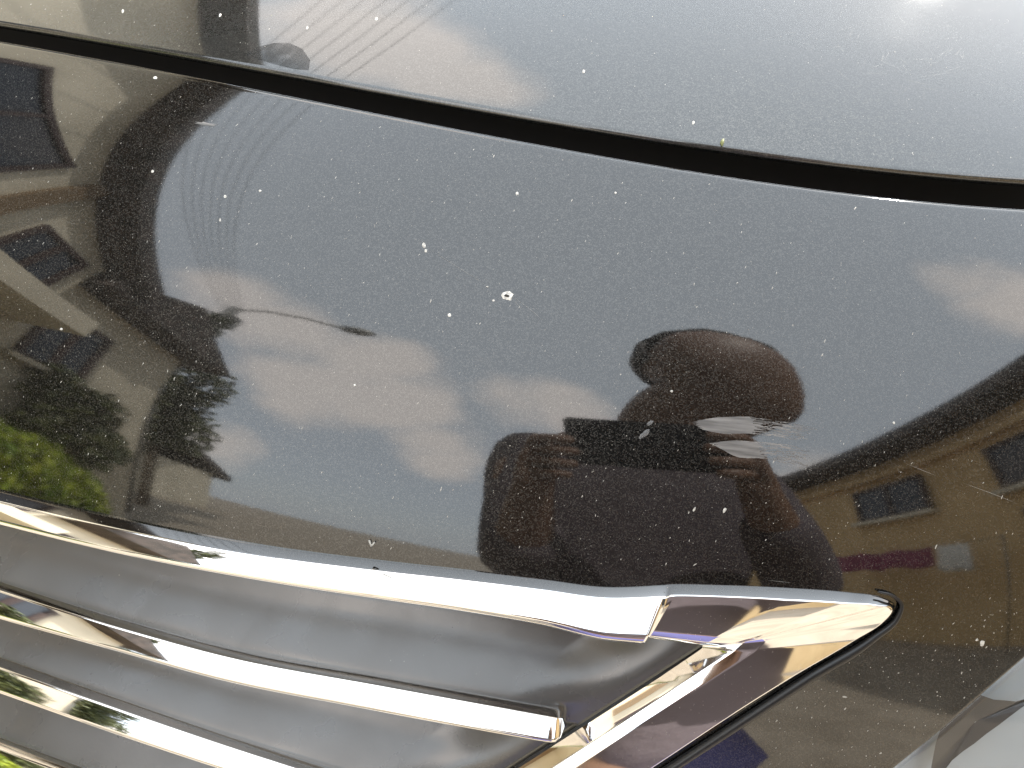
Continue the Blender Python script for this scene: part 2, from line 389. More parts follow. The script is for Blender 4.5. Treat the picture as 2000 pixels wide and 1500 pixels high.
# --- headlight
hl = tag(link(bpy.data.objects.new('headlight', bpy.data.meshes.new('headlight')), car))
LENS, b, nt = material('clear_lens', (1, 1, 1), .02, 0, IOR=1.5, Transmission_Weight=1.0)
nt.nodes.remove(b); lw_ = nt.nodes.new('ShaderNodeLayerWeight'); pw_ = nt.nodes.new('ShaderNodeMath'); pw_.operation = 'POWER'; pw_.inputs[1].default_value = 4.0; nt.links.new(lw_.outputs['Facing'], pw_.inputs[0]); fr = nt.nodes.new('ShaderNodeMath'); fr.operation = 'MULTIPLY_ADD'; fr.inputs[1].default_value = .7; fr.inputs[2].default_value = .05; nt.links.new(pw_.outputs[0], fr.inputs[0]); tr_ = nt.nodes.new('ShaderNodeBsdfTransparent'); gl_ = nt.nodes.new('ShaderNodeBsdfGlossy'); gl_.inputs['Roughness'].default_value = .03
mx_ = nt.nodes.new('ShaderNodeMixShader'); nt.links.new(fr.outputs[0], mx_.inputs[0]); nt.links.new(tr_.outputs[0], mx_.inputs[1]); nt.links.new(gl_.outputs[0], mx_.inputs[2]); nt.links.new(mx_.outputs[0], nt.nodes['Material Output'].inputs[0])
REFL, b, nt = material('silver_reflector', (.30, .35, .385), .35, 0.)
DARKGLOSS, b, nt = material('dark_gloss', (.03, .03, .032), .3)  # dark tone for the garage door and the painted lens reflection
hp = curve(LAMP_LINE, 160); dvec = np.array([.62, .78])
def lamp_sheet(off0, off1, h0, h1, n=40, sl=slice(0, 160)):
    P = hp[sl]; A = np.linspace(0, 1, n)
    return np.stack([on(P[:, 0]+dvec[0]*(off0+(off1-off0)*q), P[:, 1]+dvec[1]*(off0+(off1-off0)*q), np.full(len(P), h0+(h1-h0)*q)) for q in A], 0)
L0 = lamp_sheet(9, 420, -.0008, -.0008); w0 = lamp_sheet(7, 9, -.012, -.0008, 4)[:-1]
hl.data.from_pydata([], [], [])
lens = grid('lens', np.concatenate([w0, L0], 0), LENS, hl, flip=False)
HS = lamp_sheet(6, 430, -.011, -.009); k = np.linspace(0, 1, 40)[:, None, None]; HS = HS+np.sin(k*math.pi)*np.array([0, 1, -.2])*.002
grid('reflector', HS, REFL, hl, flip=True)
bz = np.array([(1913,1364),(1890,1378),(1873,1392),(1860,1412),(1851,1434),(1840,1468),(1832,1510),(1826,1560),(1850,1530),(1873,1500),(1895,1482),(1917,1467),(1942,1447),(1966,1430),(2000,1404),(2060,1360),(2120,1330),(2060,1368),(2000,1383),(1955,1379)], float)
cen = bz.mean(0); rows_ = [on(cen[0]+(bz[:, 0]-cen[0])*q, cen[1]+(bz[:, 1]-cen[1])*q, np.full(len(bz), -.0045-.002*(1-q))) for q in (1, .6, .25, .02)]
grid('lens_reflection_patch', np.concatenate([np.stack(rows_, 0), np.stack(rows_, 0)[:, :1]], 1), DARKGLOSS, hl)  # dark sheet under the lens, shaped to stand in for a reflection

# --- dust, chips and scratches
def specks(name, px, py, size, elong, ang, parent, h=.00008, mat=DUST):
    """small irregular crumbs of dust on the body surface, joined into one part"""
    x, t = hit(px, py); P = S(x, t); n = nrm(x, t); n_ = len(px)
    # surface directions that follow image right / up
    rr = CR-(n@CR)[:, None]*n; rr /= np.linalg.norm(rr, axis=1, keepdims=True); uu = np.cross(n, rr)
    V = []; Fc = []
    for i in range(n_):
        ca, sa = math.cos(ang[i]), math.sin(ang[i]); a = ca*rr[i]+sa*uu[i]; b_ = -sa*rr[i]+ca*uu[i]; k0 = len(V)
        for j in range(6):
            q = j*math.pi/3+rng.uniform(-.25, .25); w = rng.uniform(.7, 1.2)
            V.append(P[i]+w*size[i]*(math.cos(q)*elong[i]*a+math.sin(q)*b_)+n[i]*h*.2)
        V.append(P[i]+n[i]*(h+size[i]*.35))
        for j in range(6): Fc.append((k0+j, k0+(j+1) % 6, k0+6))
    o = mesh(name, V, Fc, mat, parent); o['kind'] = 'stuff'; return o
def gap_y(x, c): p = np.array(c, float); return np.interp(x, p[:, 0], p[:, 1])
def low_y(x):
    p = np.array([(-220,890),(0,945),(250,1003),(500,1050),(900,1098),(1180,1130),(1300,1126),(1600,1138),(1730,1150),(1765,1200),(1900,1300),(2050,1230),(2300,1000)], float); return np.interp(x, p[:, 0], p[:, 1])
def scatter(n, x0, x1, lo, hi, dens=None):
    X = rng.uniform(x0, x1, n*4); a = rng.uniform(0, 1, n*4); Y = lo(X)+(hi(X)-lo(X))*a
    k = np.ones(len(X), bool) if dens is None else rng.uniform(0, 1, len(X)) < dens(X, Y)
    return X[k][:n], Y[k][:n]
dens = lambda x, y: np.clip(.95-.00035*x, .3, 1)
X, Y = scatter(5200, -200, 2200, lambda x: gap_y(x, GAP_PANEL)+14, lambda x: low_y(x)-4, dens); n = len(X)
specks('dust_specks', X, Y, np.clip(rng.lognormal(math.log(.000075), .35, n), .00004, .0002), rng.uniform(1, 1.8, n), rng.normal(1.05, .5, n), panel)
X, Y = scatter(650, -150, 2150, lambda x: gap_y(x, GAP_PANEL)+14, lambda x: low_y(x)-4, dens); n = len(X)
specks('dust_specks', X, Y, np.clip(rng.lognormal(math.log(.00012), .3, n), .00008, .00024), rng.uniform(1.8, 4.5, n), rng.normal(1.08, .18, n), panel)
X, Y = scatter(220, 1500, 2000, lambda x: np.where(x < 1760, 1150+(x-1500)*.1, 1200+0*x)*0+np.interp(x, [1500,1760,2000],[1380,1230,1180]), lambda x: np.interp(x, [1500,1741,2000], [1560,1490,1270]))
specks('dust_specks', X, Y, np.clip(rng.lognormal(math.log(.00013), .4, len(X)), .00006, .0004), rng.uniform(1, 2.5, len(X)), rng.normal(1.05, .4, len(X)), panel)
X, Y = scatter(900, -150, 2100, lambda x: -60+0*x, lambda x: gap_y(x, GAP_HOOD)-12); n = len(X)
specks('dust_specks', X, Y, np.clip(rng.lognormal(math.log(.00010), .4, n), .00005, .0003), rng.uniform(1, 2.6, n), rng.normal(1.0, .3, n), hood)

def chip(name, pts, mat, parent, h=.0003, label=None):
    """a flat flake with its own outline; pts in photo pixels"""
    p = np.array(pts, float); c = p.mean(0); ring = on(p[:, 0], p[:, 1], np.full(len(p), h*.3)); q = c+(p-c)*.62
    r2 = on(q[:, 0], q[:, 1], np.full(len(p), h)); m = len(p)
    V = list(ring)+list(r2)+[on(np.array([c[0]]), np.array([c[1]]), np.array([h*.8]))[0]]
    Fc = [(j, (j+1) % m, m+(j+1) % m, m+j) for j in range(m)]+[(m+j, m+(j+1) % m, 2*m) for j in range(m)]
    o = mesh(name, V, Fc, mat, parent)
    if label: o['label'] = label
    return o
def blob(cx, cy, a, b_, rot=0., m=9, jit=.2):
    out = []
    for j in range(m):
        q = 2*math.pi*j/m; w = rng.uniform(1-jit, 1+jit); x = math.cos(q)*a*w; y = math.sin(q)*b_*w
        out.append((cx+x*math.cos(rot)-y*math.sin(rot), cy+x*math.sin(rot)+y*math.cos(rot)))
    return out
DARKCHIP, b, nt = material('bare_chip_centre', (.03, .028, .026), .8)
WAX, b, nt = material('dried_droplet', (.55, .55, .55), .3, 0, Alpha=.22)
c1 = chip('paint_chip', blob(990, 578, 13, 9, .3), CHIP, panel); chip('chip_centre', blob(990, 578, 6.5, 3.2, .2), DARKCHIP, c1, .0005)
for cx, cy, a, b_, ro in ((828,480,5,9,-.3),(832,490,4,5,.2),(878,615,5,5,0),(964,587,3.6,3,0),(952,560,3.5,2,.3),(1010,378,4,5,0),(1312,764,4,3.5,0),(693,752,3,3,0),
                      (508,373,3.5,3,0),(440,384,4,4.5,0),(430,430,3,4,0),(303,152,6,4,.3),(298,335,4,4,0),(1746,826,3.5,4,0),(1202,377,3,3,0),(120,643,4,3,0),(1415,997,4,8,.5),(1918,1256,6,8,.2),(1908,1250,4,3,0),(1356,995,3,7,.5)):
    chip('paint_chip', blob(cx, cy, a*.72, b_*.72, ro), CHIP, panel, .00025)
chip('dried_droplet', blob(1258, 848, 12, 5, -.7, 12), WAX, panel, .0002); chip('dried_droplet', blob(1270, 826, 7, 3.5, -.5, 10), WAX, panel, .0002)
chip('paint_chip', blob(402, 242, 20, 3.0, .12, 14, .4), SCRAPE, panel, .0002)
chip('leaf_fragment', [(1408,285),(1406,279),(1410,273),(1414,272),(1414,279),(1411,287)], LEAFBIT, hood, .0012, 'tiny yellow green leaf bit on the hood edge')
for cx, cy in ((600,55),(430,30),(735,37),(1354,240),(1140,140),(240,22)): chip('paint_chip', blob(cx, cy, 2.5, 3.5, .3), CHIP, hood, .0002)
sd_ = on(np.array([722., 726, 728, 733]), np.array([1054., 1066, 1064, 1058]), np.full(4, .0006)); tube('dry_seed', sd_, .0004, DUST, panel, 6)

def ribbon(name, pts, wid, mat, parent, h=.00012):
    p = curve(pts, 24); P = on(p[:, 0], p[:, 1], np.full(24, h)); x, t = hit(p[:, 0], p[:, 1]); n = nrm(x, t)
    T = np.gradient(P, axis=0); T /= np.linalg.norm(T, axis=1, keepdims=True); e = np.cross(n, T)
    w = wid*np.clip(np.sin(np.linspace(.08, math.pi-.08, 24)), .15, 1)[:, None]
    return grid(name, np.stack([P-e*w, P+n*.00002, P+e*w], 0), mat, parent)
HAIR, b, nt = material('hairline_scratch', (.30, .29, .27), .5)
for pts in ([(838,486),(880,513),(955,560)],[(1000,578),(1030,600),(1062,627)],[(1005,590),(1020,602)],[(1768,905),(1830,930)],[(1880,943),(1940,965),(1990,985)],[(1500,1133),(1545,1138)]):
    ribbon('hairline_scratch', pts, .00005, HAIR, panel)
# scraped grey streaks with a feathered trailing end
def streak(top_, bot_, n=120):
    a = curve(top_, n); b_ = curve(bot_, n); m = 34; V = []
    for j in range(m+1):
        f = j/m; jit = np.cumsum(rng.normal(0, .5, n))*.3 if j in (0, m) else 0
        p = a+(b_-a)*f; V.append(on(p[:, 0], p[:, 1]+jit, np.full(n, .00012)))
    V = np.stack(V, 0); keep = np.ones((m, n-1), bool)
    for j in range(m):
        end = int(n-1-abs(rng.normal(0, 20))); st = int(abs(rng.normal(0, 4))); keep[j, end:] = False; keep[j, :st] = False
        for _ in range(7):
            k = rng.integers(int(n*.45), n-1); keep[j, k:k+rng.integers(2, 12)] = False
    o = grid('paint_scrape', V, SCRAPE, panel, keep=keep, flip=True); o['label'] = 'dull grey scrape streak across the reflection'
streak([(1352,824),(1390,816),(1450,813),(1520,821),(1600,836)], [(1362,836),(1400,846),(1460,848),(1530,856),(1600,866)])
streak([(1385,866),(1430,860),(1480,862),(1540,868),(1588,880)], [(1402,874),(1440,892),(1490,896),(1540,906),(1592,926)])
# dark reflection of a pole head, painted as a patch on the hood
DARKREFL = bpy.data.materials.new('dark_painted_reflection'); DARKREFL.use_nodes = True; nt = DARKREFL.node_tree; b = nt.nodes['Principled BSDF']
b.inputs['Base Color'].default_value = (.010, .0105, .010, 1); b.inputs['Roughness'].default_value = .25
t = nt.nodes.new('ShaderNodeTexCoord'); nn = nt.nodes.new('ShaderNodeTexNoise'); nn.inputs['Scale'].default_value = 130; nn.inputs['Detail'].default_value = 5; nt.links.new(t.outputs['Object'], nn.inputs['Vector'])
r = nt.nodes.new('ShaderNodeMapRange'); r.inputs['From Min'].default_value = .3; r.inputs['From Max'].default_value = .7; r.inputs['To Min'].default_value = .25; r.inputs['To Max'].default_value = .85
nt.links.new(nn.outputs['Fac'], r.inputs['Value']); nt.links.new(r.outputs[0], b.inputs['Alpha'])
chip('painted_reflection', [(478,105),(505,92),(535,84),(565,84),(590,95),(606,118),(603,137),(575,135),(545,128),(510,118)], DARKREFL, hood, .00015)
# fine wash scratches over the hood
V = []; Fc = []
q = 420; sx = rng.uniform(950, 2080, q); sy = rng.uniform(-80, 320, q); ok = sy < gap_y(sx, GAP_HOOD)-20; sx = sx[ok]; sy = sy[ok]; q = len(sx)
an = rng.uniform(0, math.pi, q); ln = rng.lognormal(math.log(22), .5, q)
A = on(sx-np.cos(an)*ln, np.minimum(sy-np.sin(an)*ln*.5, 330), np.full(q, .00006)); B = on(sx+np.cos(an)*ln, sy+np.sin(an)*ln*.5*0+np.sin(an)*ln*.3, np.full(q, .00006))
hn = nrm(*hit(sx, sy)); e = np.cross(hn, B-A); e /= np.linalg.norm(e, axis=1, keepdims=True); w = rng.uniform(.000006, .000014, q)[:, None]
for i in range(q):
    k = len(V); mid_ = (A[i]+B[i])/2; V += [A[i], mid_-e[i]*w[i], B[i], mid_+e[i]*w[i]]; Fc.append((k, k+1, k+2, k+3))
SWIRL, b, nt = material('swirl_scratch', (.10, .10, .095), .5, .8)
o = mesh('swirl_scratches', V, Fc, SWIRL, hood); o['kind'] = 'stuff'
# dust on the chrome corner and in the grille
def crumbs(name, P, n, size, parent):
    V = []; Fc = []
    for p, nn_, s in zip(P, n, size):
        a = np.cross(nn_, [.3, .2, .9]); a /= np.linalg.norm(a); b_ = np.cross(nn_, a); k = len(V)
        for j in range(5):
            q = j*1.2566+rng.uniform(-.2, .2); V.append(p+s*rng.uniform(.7, 1.3)*(math.cos(q)*a+math.sin(q)*b_)-nn_*s*.3)
        V.append(p+nn_*s*.5)
        for j in range(5): Fc.append((k+j, k+(j+1) % 5, k+5))
    o = mesh(name, V, Fc, DUST, parent); o['kind'] = 'stuff'; return o
def sample(o, num, ok):
    me = o.data; c = np.zeros(len(me.polygons)*3); me.polygons.foreach_get('center', c); c = c.reshape(-1, 3); n = np.zeros(len(me.polygons)*3); me.polygons.foreach_get('normal', n); n = n.reshape(-1, 3)
    a = np.zeros(len(me.polygons)); me.polygons.foreach_get('area', a); d = c-CAM; n = np.where((n*d).sum(1, keepdims=True) > 0, -n, n)
    z = d@CF; u = 1000+F*(d@CR)/z; v = 750-F*(d@CU)/z; w = a*ok(u, v); i = rng.choice(len(w), num, p=w/w.sum())
    vi = np.array([me.polygons[k].vertices[:] for k in i]); co = np.zeros(len(me.vertices)*3); me.vertices.foreach_get('co', co); co = co.reshape(-1, 3)
    s = rng.uniform(0, 1, num)[:, None]; r_ = rng.uniform(0, 1, num)[:, None]; q = co[vi]
    return (q[:, 0]*(1-s)+q[:, 1]*s)*(1-r_)+(q[:, 3]*(1-s)+q[:, 2]*s)*r_, n[i]
P, n = sample(surround, 520, lambda u, v: ((u > 1330) & (v > 1190) | (u < 1400) & (u > 1180) & (v > 1330))*1.); crumbs('dust_specks', P, n, rng.lognormal(math.log(.00012), .4, len(P)), surround)
P, n = sample(insert, 420, lambda u, v: np.exp(-((u-620)/260)**2-((v-1260)/60)**2)+.12); crumbs('dust_specks', P, n, rng.lognormal(math.log(.00011), .45, len(P)), insert)

# ================================================================== surroundings that the paint mirrors
GROUND, b, nt = material('sandy_road', (.42, .36, .27), .95); noise_mix(nt, b, 'Base Color', (.26, .218, .165), (.36, .308, .24), 3, 8); bump(nt, b, 30, .4, .02)
g = boxes('ground', [(-400, 400, -400, 400, -.4, 0)], GROUND); g['kind'] = 'structure'; g['label'] = 'sandy pale tan road surface'
WALL, b, nt = material('cream_render', (.62, .56, .42), .9); noise_mix(nt, b, 'Base Color', (.56, .51, .40), (.70, .64, .51), 1.2, 6)
WALL2, b, nt = material('ochre_render', (.52, .42, .26), .9); noise_mix(nt, b, 'Base Color', (.56, .39, .19), (.68, .49, .26), 1.0, 6)
ROOF, b, nt = material('dark_tiles', (.06, .05, .045), .85); noise_mix(nt, b, 'Base Color', (.04, .035, .03), (.09, .07, .06), 4, 5)
GLASS, b, nt = material('window_glass', (.03, .035, .045), .08)
FRAME, b, nt = material('brown_frame', (.05, .03, .026), .6)
TRIM, b, nt = material('brown_trim', (.20, .14, .08), .8)
METAL, b, nt = material('galvanised_pole', (.22, .22, .21), .5, .6)
def window(parent, ax, y0, y1, z0, z1, face):
    """opening on a wall at x = ax facing +x (face = 1) or -x (-1)"""
    d = face*.06
    f = boxes('window', [tuple(sorted((ax-.02*face, ax+d)))+(y0, y1, z0, z0+.08), tuple(sorted((ax-.02*face, ax+d)))+(y0, y1, z1-.08, z1)]+
              [tuple(sorted((ax-.02*face, ax+d)))+(yy-.04, yy+.04, z0+.08, z1-.08) for yy in (y0+.04, (y0+y1)/2, y1-.04)], FRAME, parent)
    boxes('pane', [tuple(sorted((ax, ax+.025*face)))+(y0+.081, y1-.081, z0+.081, z1-.081)], GLASS, f)
    boxes('sill', [tuple(sorted((ax, ax+.16*face)))+(y0-.1, y1+.1, z0-.1, z0-.005)], WALL, f)
# left house: gable towards the street and a lower wing
hs = tag(empty('cream_house', (0, 0, 0)), 'cream two storey house with dark gable roof across from right building', 'house')
def prism(name, poly_yz, x0, x1, mat, parent):
    m = len(poly_yz); V = [(x0, y, z) for y, z in poly_yz]+[(x1, y, z) for y, z in poly_yz]
    Fc = [tuple(range(m))[::-1], tuple(range(m, 2*m))]+[(j, (j+1) % m, m+(j+1) % m, m+j) for j in range(m)]
    return mesh(name, V, Fc, mat, parent, False)
prism('wall', [(-2.95,0),(6.4,0),(6.4,4.1),(1.75,6.75),(-2.95,4.1)], -11, -4.1, WALL, hs)
prism('roof', [(-3.35,3.86),(1.75,6.78),(6.8,3.86),(6.8,4.1),(1.75,7.05),(-3.35,4.14)], -11.4, -3.6, ROOF, hs)
window(hs, -4.1, -1.05, .95, 3.35, 4.75, 1); window(hs, -4.1, 2.6, 4.4, 3.1, 4.5, 1); window(hs, -4.1, -2.75, -1.95, 2.95, 3.95, 1)
boxes('pilaster', [(-4.1, -3.98, -1.62, -1.4, 0, 4.9)], TRIM, hs)
boxes('balcony', [(-4.1, -3.3, -2.9, -.2, 2.45, 2.62), (-3.42, -3.3, -2.9, -.2, 2.62, 2.74)], WALL, hs)
wg = tag(empty('cream_side_wing', (0, 0, 0)), 'low cream wing with dark pitched roof beside the street lamp', 'house')
boxes('wall', [(-10, -4.25, -5.3, -3.0, 0, 3.7)], WALL, wg)
prism('roof', [(-5.75,3.72),(-4.2,4.72),(-2.97,3.9),(-2.97,3.72)], -10.4, -3.75, ROOF, wg)
window(wg, -4.25, -4.1, -3.2, 2.0, 3.15, 1)
fh = tag(empty('far_house', (0, 0, 0)), 'small far house with dark sloping roof at the end of the street', 'house')
boxes('wall', [(-19, -13.0, -22, -16.6, 0, 2.2)], WALL, fh); prism('roof', [(-22.8,2.0),(-19,3.6),(-15.8,2.0),(-15.8,2.3),(-19,4.0),(-22.8,2.3)], -19.5, -12.5, ROOF, fh)
# right building
rb = tag(empty('ochre_building', (0, 0, 0)), 'long ochre two storey building with flat dark roof edge', 'building')
boxes('wall', [(5, 14, -13, 3, 0, 2.75), (5.05, 14, -13, 3, 2.75, 4.35)], WALL2, rb)
boxes('cornice', [(4.9, 5.05, -13.2, 3.2, 3.9, 4.05)], WALL2, rb)
boxes('roof', [(4.45, 14.4, -13.4, 3.4, 4.36, 4.62)], ROOF, rb)
for y in (-6.4, -3.4): window(rb, 5, y, y+1.7, 2.75, 3.7, -1)
boxes('garage_door', [(4.93, 5.0, -3.2, -.6, 0, 2.3)], DARKGLOSS, rb)
PINK, b, nt = material('magenta_cloth', (.24, .06, .11), .9); WHITEC, b, nt = material('white_cloth', (.75, .74, .70), .9)
def cloth(name, x, y0, y1, z0, z1, mat, label):
    ny, nz_ = 40, 16; A = np.zeros((ny, nz_, 3))
    for i in range(ny):
        for j in range(nz_):
            f = j/(nz_-1); A[i, j] = (x-.05*math.sin(i*.8)*f-.02, y0+(y1-y0)*i/(ny-1), z1+(z0-z1)*f+.03*math.sin(i*.5))
    o = grid(name, A, mat); sm_ = o.modifiers.new('thickness', 'SOLIDIFY'); sm_.thickness = .01
    return tag(o, label, 'cloth')
rail = tag(empty('wash_line', (0, 0, 0)), 'thin wash line on two posts before the ochre building', 'wash line')
tube('post', [(4.4, -7.2, 0), (4.4, -7.2, 1.75)], .012, METAL, rail); tube('post', [(4.4, -3.2, 0), (4.4, -3.2, 1.75)], .012, METAL, rail); tube('line', [(4.4, -7.2, 1.72), (4.4, -5.2, 1.68), (4.4, -3.2, 1.72)], .006, METAL, rail)
cloth('hanging_cloth', 4.4, -6.7, -4.3, 1.32, 1.70, PINK, 'magenta cloth hanging on the wash line'); cloth('hanging_cloth', 4.4, -4.2, -3.7, 1.2, 1.70, WHITEC, 'white cloth hanging beside the magenta cloth')
# street lamp and cables
sl = tag(empty('street_lamp', (-6.0, -7.4, 0)), 'tall street lamp with long curved arm beside the cream wing', 'street lamp')
tube('pole', [(0, 0, 0), (0, 0, 4), (0, 0, 8.0)], np.array([.20, .17, .13]), METAL, sl, 14)
tube('arm', [(0, 0, 7.9), (.6, 0, 8.15), (1.4, 0, 8.15), (2.3, 0, 7.95)], .04, METAL, sl)
V = []; 
hd = tube('lamp_head', [(2.2, 0, 7.97), (2.35, 0, 7.95), (2.6, 0, 7.93), (2.85, 0, 7.91), (2.95, 0, 7.9)], np.array([.05, .14, .17, .12, .03]), METAL, sl, 12)
boxes('junction_box', [(-.2, .2, -.35, -.12, 7.0, 7.6)], METAL, sl)
CAB, b, nt = material('black_cable', (.02, .02, .02), .6)
for k in range(7):
    A = np.array([-6.2+.08*k, -7.35, 7.75]); B = np.array([-1.4+.4*k, 16, 8.3]); f = np.linspace(0, 1, 24)[:, None]
    P = A+(B-A)*f; P[:, 2] -= .35*np.sin(f[:, 0]*math.pi)
    tag(tube('overhead_cable', P, .006, CAB, None, 6), 'black overhead cable strung from the street lamp past the cream house', 'cable', 'overhead cables')
bp = tag(empty('cable_pole', (-.1, 16.12, 0)), 'plain pole with a cross arm carrying the rear ends of the cables', 'pole')
tube('pole', [(0, 0, 0), (0, 0, 8.6)], np.array([.14, .1]), METAL, bp); tube('cross_arm', [(-1.4, 0, 8.28), (1.4, 0, 8.28)], .05, METAL, bp)
# trees and hedge
BARK, b, nt = material('bark', (.10, .075, .05), .9)
def leafmat(name, c0, c1):
    m, b, nt = material(name, c0, .6); noise_mix(nt, b, 'Base Color', c0, c1, 6, 3); b.inputs['Subsurface Weight'].default_value = 0; return m
LG = leafmat('dark_leaves', (.03, .045, .012), (.09, .10, .03)); LY = leafmat('yellow_green_leaves', (.10, .17, .012), (.38, .43, .035))
def crown(name, cs, num, size, mat, parent):
    V = []; Fc = []
    for _ in range(num):
        c, r = cs[rng.integers(len(cs))]; d = rng.normal(size=3); d /= np.linalg.norm(d); p = np.array(c)+d*np.array(r)*rng.uniform(.45, 1.08)
        a = rng.normal(size=3); a /= np.linalg.norm(a); q = np.cross(a, rng.normal(size=3)); q /= np.linalg.norm(q); s = size*rng.uniform(.6, 1.4); k = len(V)
        V += [p-a*s, p+q*s*.45, p+a*s, p-q*s*.45]; Fc.append((k, k+1, k+2, k+3))
    return mesh(name, V, Fc, mat, parent, False)
def tree(loc, h, w, mat, label, num=5000, size=.12):
    o = tag(empty('broadleaf_tree', loc), label, 'tree', 'street trees')
    tube('trunk', [(0, 0, 0), (.05, .03, h*.3), (-.03, 0, h*.6), (0, .05, h*.85)], np.array([.16, .13, .09, .04]), BARK, o)
    cs = [((rng.uniform(-.6, .6)*w, rng.uniform(-.6, .6)*w, h*rng.uniform(.5, .92)), (w*.55, w*.55, h*.18)) for _ in range(9)]
    crown('crown', cs, num, size, mat, o); return o
tree((-5.6, 6.9, 0), 8.2, 2.3, LG, 'dense dark tree beside the cream house')
tree((-7.5, -10.0, 0), 5.6, 1.1, LG, 'dark narrow tree behind the street lamp', 4500)
tree((-3.95, -3.9, 0), 2.0, .55, LG, 'low dark shrub against the cream wing', 3500, .07)
tree((-9.5, -10.5, 0), 4.2, 1.5, LG, 'small dark tree before the far house', 3500)
crown('creeper', [((0, 0, z), (.28, .28, .5)) for z in (3.2, 4., 4.8, 5.6, 6.4, 7.1)], 1600, .1, LG, sl)
hg = tag(empty('hedge', (-3.4, -3.3, 0)), 'bright yellow green hedge along the cream wing', 'hedge')
crown('foliage', [((0, .75, .45), (.32, .45, .42)), ((-.05, .2, .42), (.3, .4, .40)), ((0, -.25, .3), (.25, .3, .3))], 6000, .045, LY, hg)
tube('stem', [(0, .1, 0), (0, .1, .7)], .04, BARK, hg)

# ------------------------------------------------------------------ the photographer and the phone
ph = tag(empty('phone', tuple(CAM-CF*.012)), 'black smartphone held over the front panel', 'phone')
Mp = Matrix.Identity(4)
for i in range(3): Mp[i][0] = CR[i]; Mp[i][1] = CU[i]; Mp[i][2] = -CF[i]; Mp[i][3] = (CAM-CF*.012)[i]
ph.matrix_world = Mp
PHB, b, nt = material('black_phone_glass', (.012, .012, .014), .15)
boxes('body', [(-.022, .136, -.053, .022, 0, .0085)], PHB, ph, .003)
boxes('camera_bump', [(-.016, .022, -.008, .016, -.0018, .0002)], PHB, ph, .0006)
boxes('screen', [(-.018, .132, -.049, .018, .0086, .009)], GLASS, ph)

SKIN, b, nt = material('skin', (.15, .085, .055), .55, 0); HAIRM, b, nt = material('black_hair', (.015, .012, .011), .6)
SHIRT, b, nt = material('grey_violet_shirt', (.075, .062, .070), .9); bump(nt, b, 25, .5, .01); TROU, b, nt = material('navy_trousers', (.075, .075, .19), .9); bump(nt, b, 18, .5, .01)
def skin_mesh(name, pts, edges, rad, mat, parent, root, lev=2):
    me = bpy.data.meshes.new(name); me.from_pydata(pts, edges, []); o = link(bpy.data.objects.new(name, me), parent)
    m = o.modifiers.new('skin', 'SKIN'); m.use_smooth_shade = True
    if not me.skin_vertices: me.skin_vertices.new()
    for i, v in enumerate(me.skin_vertices[0].data):
        r = rad[i]; v.radius = r if isinstance(r, tuple) else (r, r); v.use_root = (i == root)
    sb = o.modifiers.new('subdivision', 'SUBSURF'); sb.levels = lev; sb.render_levels = lev
    me.materials.append(mat); return o
BX = .205
person = tag(empty('person', (0, 0, 0)), 'kneeling person in grey violet shirt and navy trousers holding a phone', 'person')
pts = []; edges = []; rad = []
def node(p, r, par=None):
    pts.append(tuple(p)); rad.append(r)
    if par is not None: edges.append((par, len(pts)-1))
    return len(pts)-1
pel = node((BX, -.66, .50), (.14, .11)); sp1 = node((BX, -.64, .68), (.13, .10), pel); chs = node((BX, -.58, .90), (.15, .11), sp1); nk0 = node((BX, -.50, 1.05), (.08, .07), chs)
nk1 = node((BX, -.45, 1.10), .085, nk0); jaw = node((BX+.075, -.375, 1.16), (.122, .09), nk1); fc = node((BX+.065, -.345, 1.24), (.128, .108), jaw); cr = node((BX+.055, -.345, 1.285), (.115, .10), fc); node((BX+.055, -.35, 1.318), (.06, .065), cr)
nose = node((BX+.075, -.240, 1.205), .015, fc)
for s in (-1, 1): node((BX+.04+s*.100, -.385, 1.225-s*.03), (.018, .010), fc)
HR = CAM+CR*.150-CU*.030-CF*.014; HL = CAM-CR*.050-CU*.070-CF*.020
def arm(sh, el, wr, side):
    a = node(sh, .062, chs); b_ = node((np.array(sh)+np.array(el))/2, .05, a); c = node(el, .043, b_); d = node((np.array(el)*.4+np.array(wr)*.6), .038, c); e_ = node(wr, .027, d); return e_
wl_ = arm((BX-.18, -.53, 1.00), (.03, -.53, .74), HL-CU*.055-CR*.02-CF*.02, -1)
wr_ = arm((BX+.17, -.53, 1.00), (.405, -.47, .75), HR-CU*.075+CR*.02-CF*.02, 1)
def hand(w, c, inward, side):
    """palm and five fingers that close round the end of the phone"""
    palm = node(c, (.028, .018), w)
    kn = []
    for k, (off, ln) in enumerate(((.028, .036), (.010, .040), (-.009, .037), (-.027, .030))):
        b0 = c+CU*(off+.006)+inward*.004-CF*.008; kk = node(b0+CF*.016-inward*.004, .0088, palm); p1 = node(b0+CF*.032+inward*ln*.45, .0082, kk); p2 = node(b0+CF*.030+inward*ln*1.0, .0072, p1)
    t0 = node(c+CU*.03-CF*.022+inward*.012, .011, palm); t1 = node(c+CU*.045-CF*.026+inward*.034, .0095, t0); node(c+CU*.052-CF*.023+inward*.052, .008, t1)
hand(wl_, HL+CU*.02, CR, -1); hand(wr_, HR, -CR, 1)
def leg(x, s):
    h = node((x, -.64, .44), .085, pel); m = node((x+s*.02, -.58, .25), .075, h); k = node((x+s*.03, -.53, .075), .058, m); c = node((x+s*.03, -.72, .07), .056, k); a = node((x+s*.03, -.93, .055), .037, c); node((x+s*.03, -1.02, .035), .032, a)
leg(BX-.10, -1); leg(BX+.10, 1)
body = skin_mesh('body', pts, edges, rad, SKIN, person, pel)
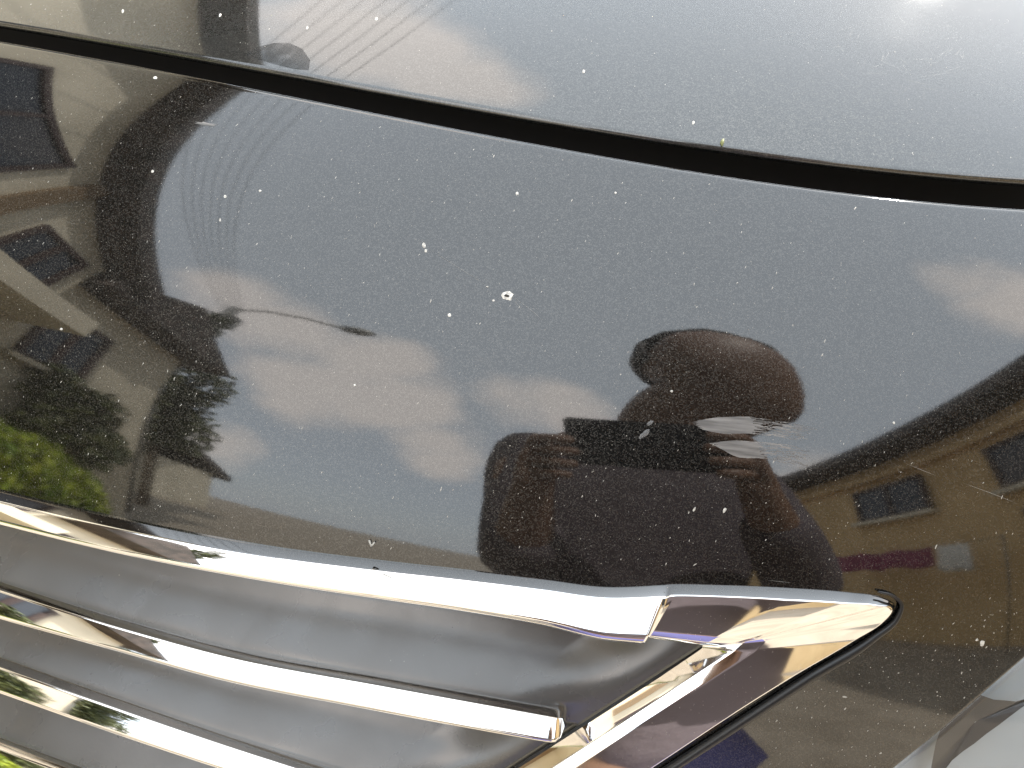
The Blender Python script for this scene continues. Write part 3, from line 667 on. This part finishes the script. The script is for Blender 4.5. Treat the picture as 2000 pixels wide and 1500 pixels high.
# clothes follow the same skeleton a little wider
pts = []; edges = []; rad = []
pel = node((BX, -.655, .46), (.165, .135)); sp1 = node((BX, -.64, .68), (.16, .13), pel); chs = node((BX, -.58, .90), (.175, .135), sp1); node((BX, -.505, 1.045), (.095, .085), chs)
for s, el in ((-1, (.03, -.53, .74)), (1, (.405, -.47, .75))):
    sh = np.array((BX+s*.17, -.53, 1.0)); a = node(sh, .078, chs); q = sh+(np.array(el)-sh)*.55; b_ = node(q, .068, a); c_ = node(sh+(np.array(el)-sh)*.98, .062, b_)
    w = np.array(HL if s < 0 else HR-CU*.075+CR*.02-CF*.02); node(np.array(el)+(w-np.array(el))*(.5 if s < 0 else .93), .053 if s < 0 else .047, c_)
skin_mesh('shirt', pts, edges, rad, SHIRT, person, pel)
pts = []; edges = []; rad = []
pel = node((BX, -.655, .50), (.155, .125))
for s in (-1, 1):
    x = BX+s*.10; h = node((x, -.64, .42), .105, pel); m = node((x+s*.02, -.58, .25), .092, h); k = node((x+s*.03, -.53, .08), .073, m); c_ = node((x+s*.03, -.72, .075), .07, k); node((x+s*.03, -.90, .06), .052, c_)
skin_mesh('trousers', pts, edges, rad, TROU, person, pel)
bm = bmesh.new(); bmesh.ops.create_uvsphere(bm, u_segments=40, v_segments=28, radius=1.0)
bmesh.ops.delete(bm, geom=[f for f in bm.faces if (f.calc_center_median().y > .30 and f.calc_center_median().z < .38) or f.calc_center_median().z < -.35], context='FACES')
for v in bm.verts:
    k = 1+.03*math.sin(v.co.x*9+v.co.z*7)*math.cos(v.co.y*8); x, y, z = v.co.x*.122*k, v.co.y*.108*k, v.co.z*.104*k
    v.co = (BX+.060+x, -.358+y, 1.262+z)
me = bpy.data.meshes.new('hair'); bm.to_mesh(me); bm.free(); me.polygons.foreach_set('use_smooth', [True]*len(me.polygons)); me.materials.append(HAIRM)
hr_ = link(bpy.data.objects.new('hair', me), person); sm_ = hr_.modifiers.new('thickness', 'SOLIDIFY'); sm_.thickness = .012
EYE, b, nt = material('eye', (.12, .10, .09), .2)
for s in (-1, 1):
    bm = bmesh.new(); bmesh.ops.create_uvsphere(bm, u_segments=12, v_segments=8, radius=.011); me = bpy.data.meshes.new('eye'); bm.to_mesh(me); bm.free(); me.materials.append(EYE)
    o = link(bpy.data.objects.new('eye', me), person); o.location = (BX+.065+s*.038, -.268, 1.245-s*.014)
tube('mouth', [(BX+.06, -.309, 1.165), (BX+.09, -.303, 1.160), (BX+.12, -.311, 1.152)], .006, FRAME, person, 6)
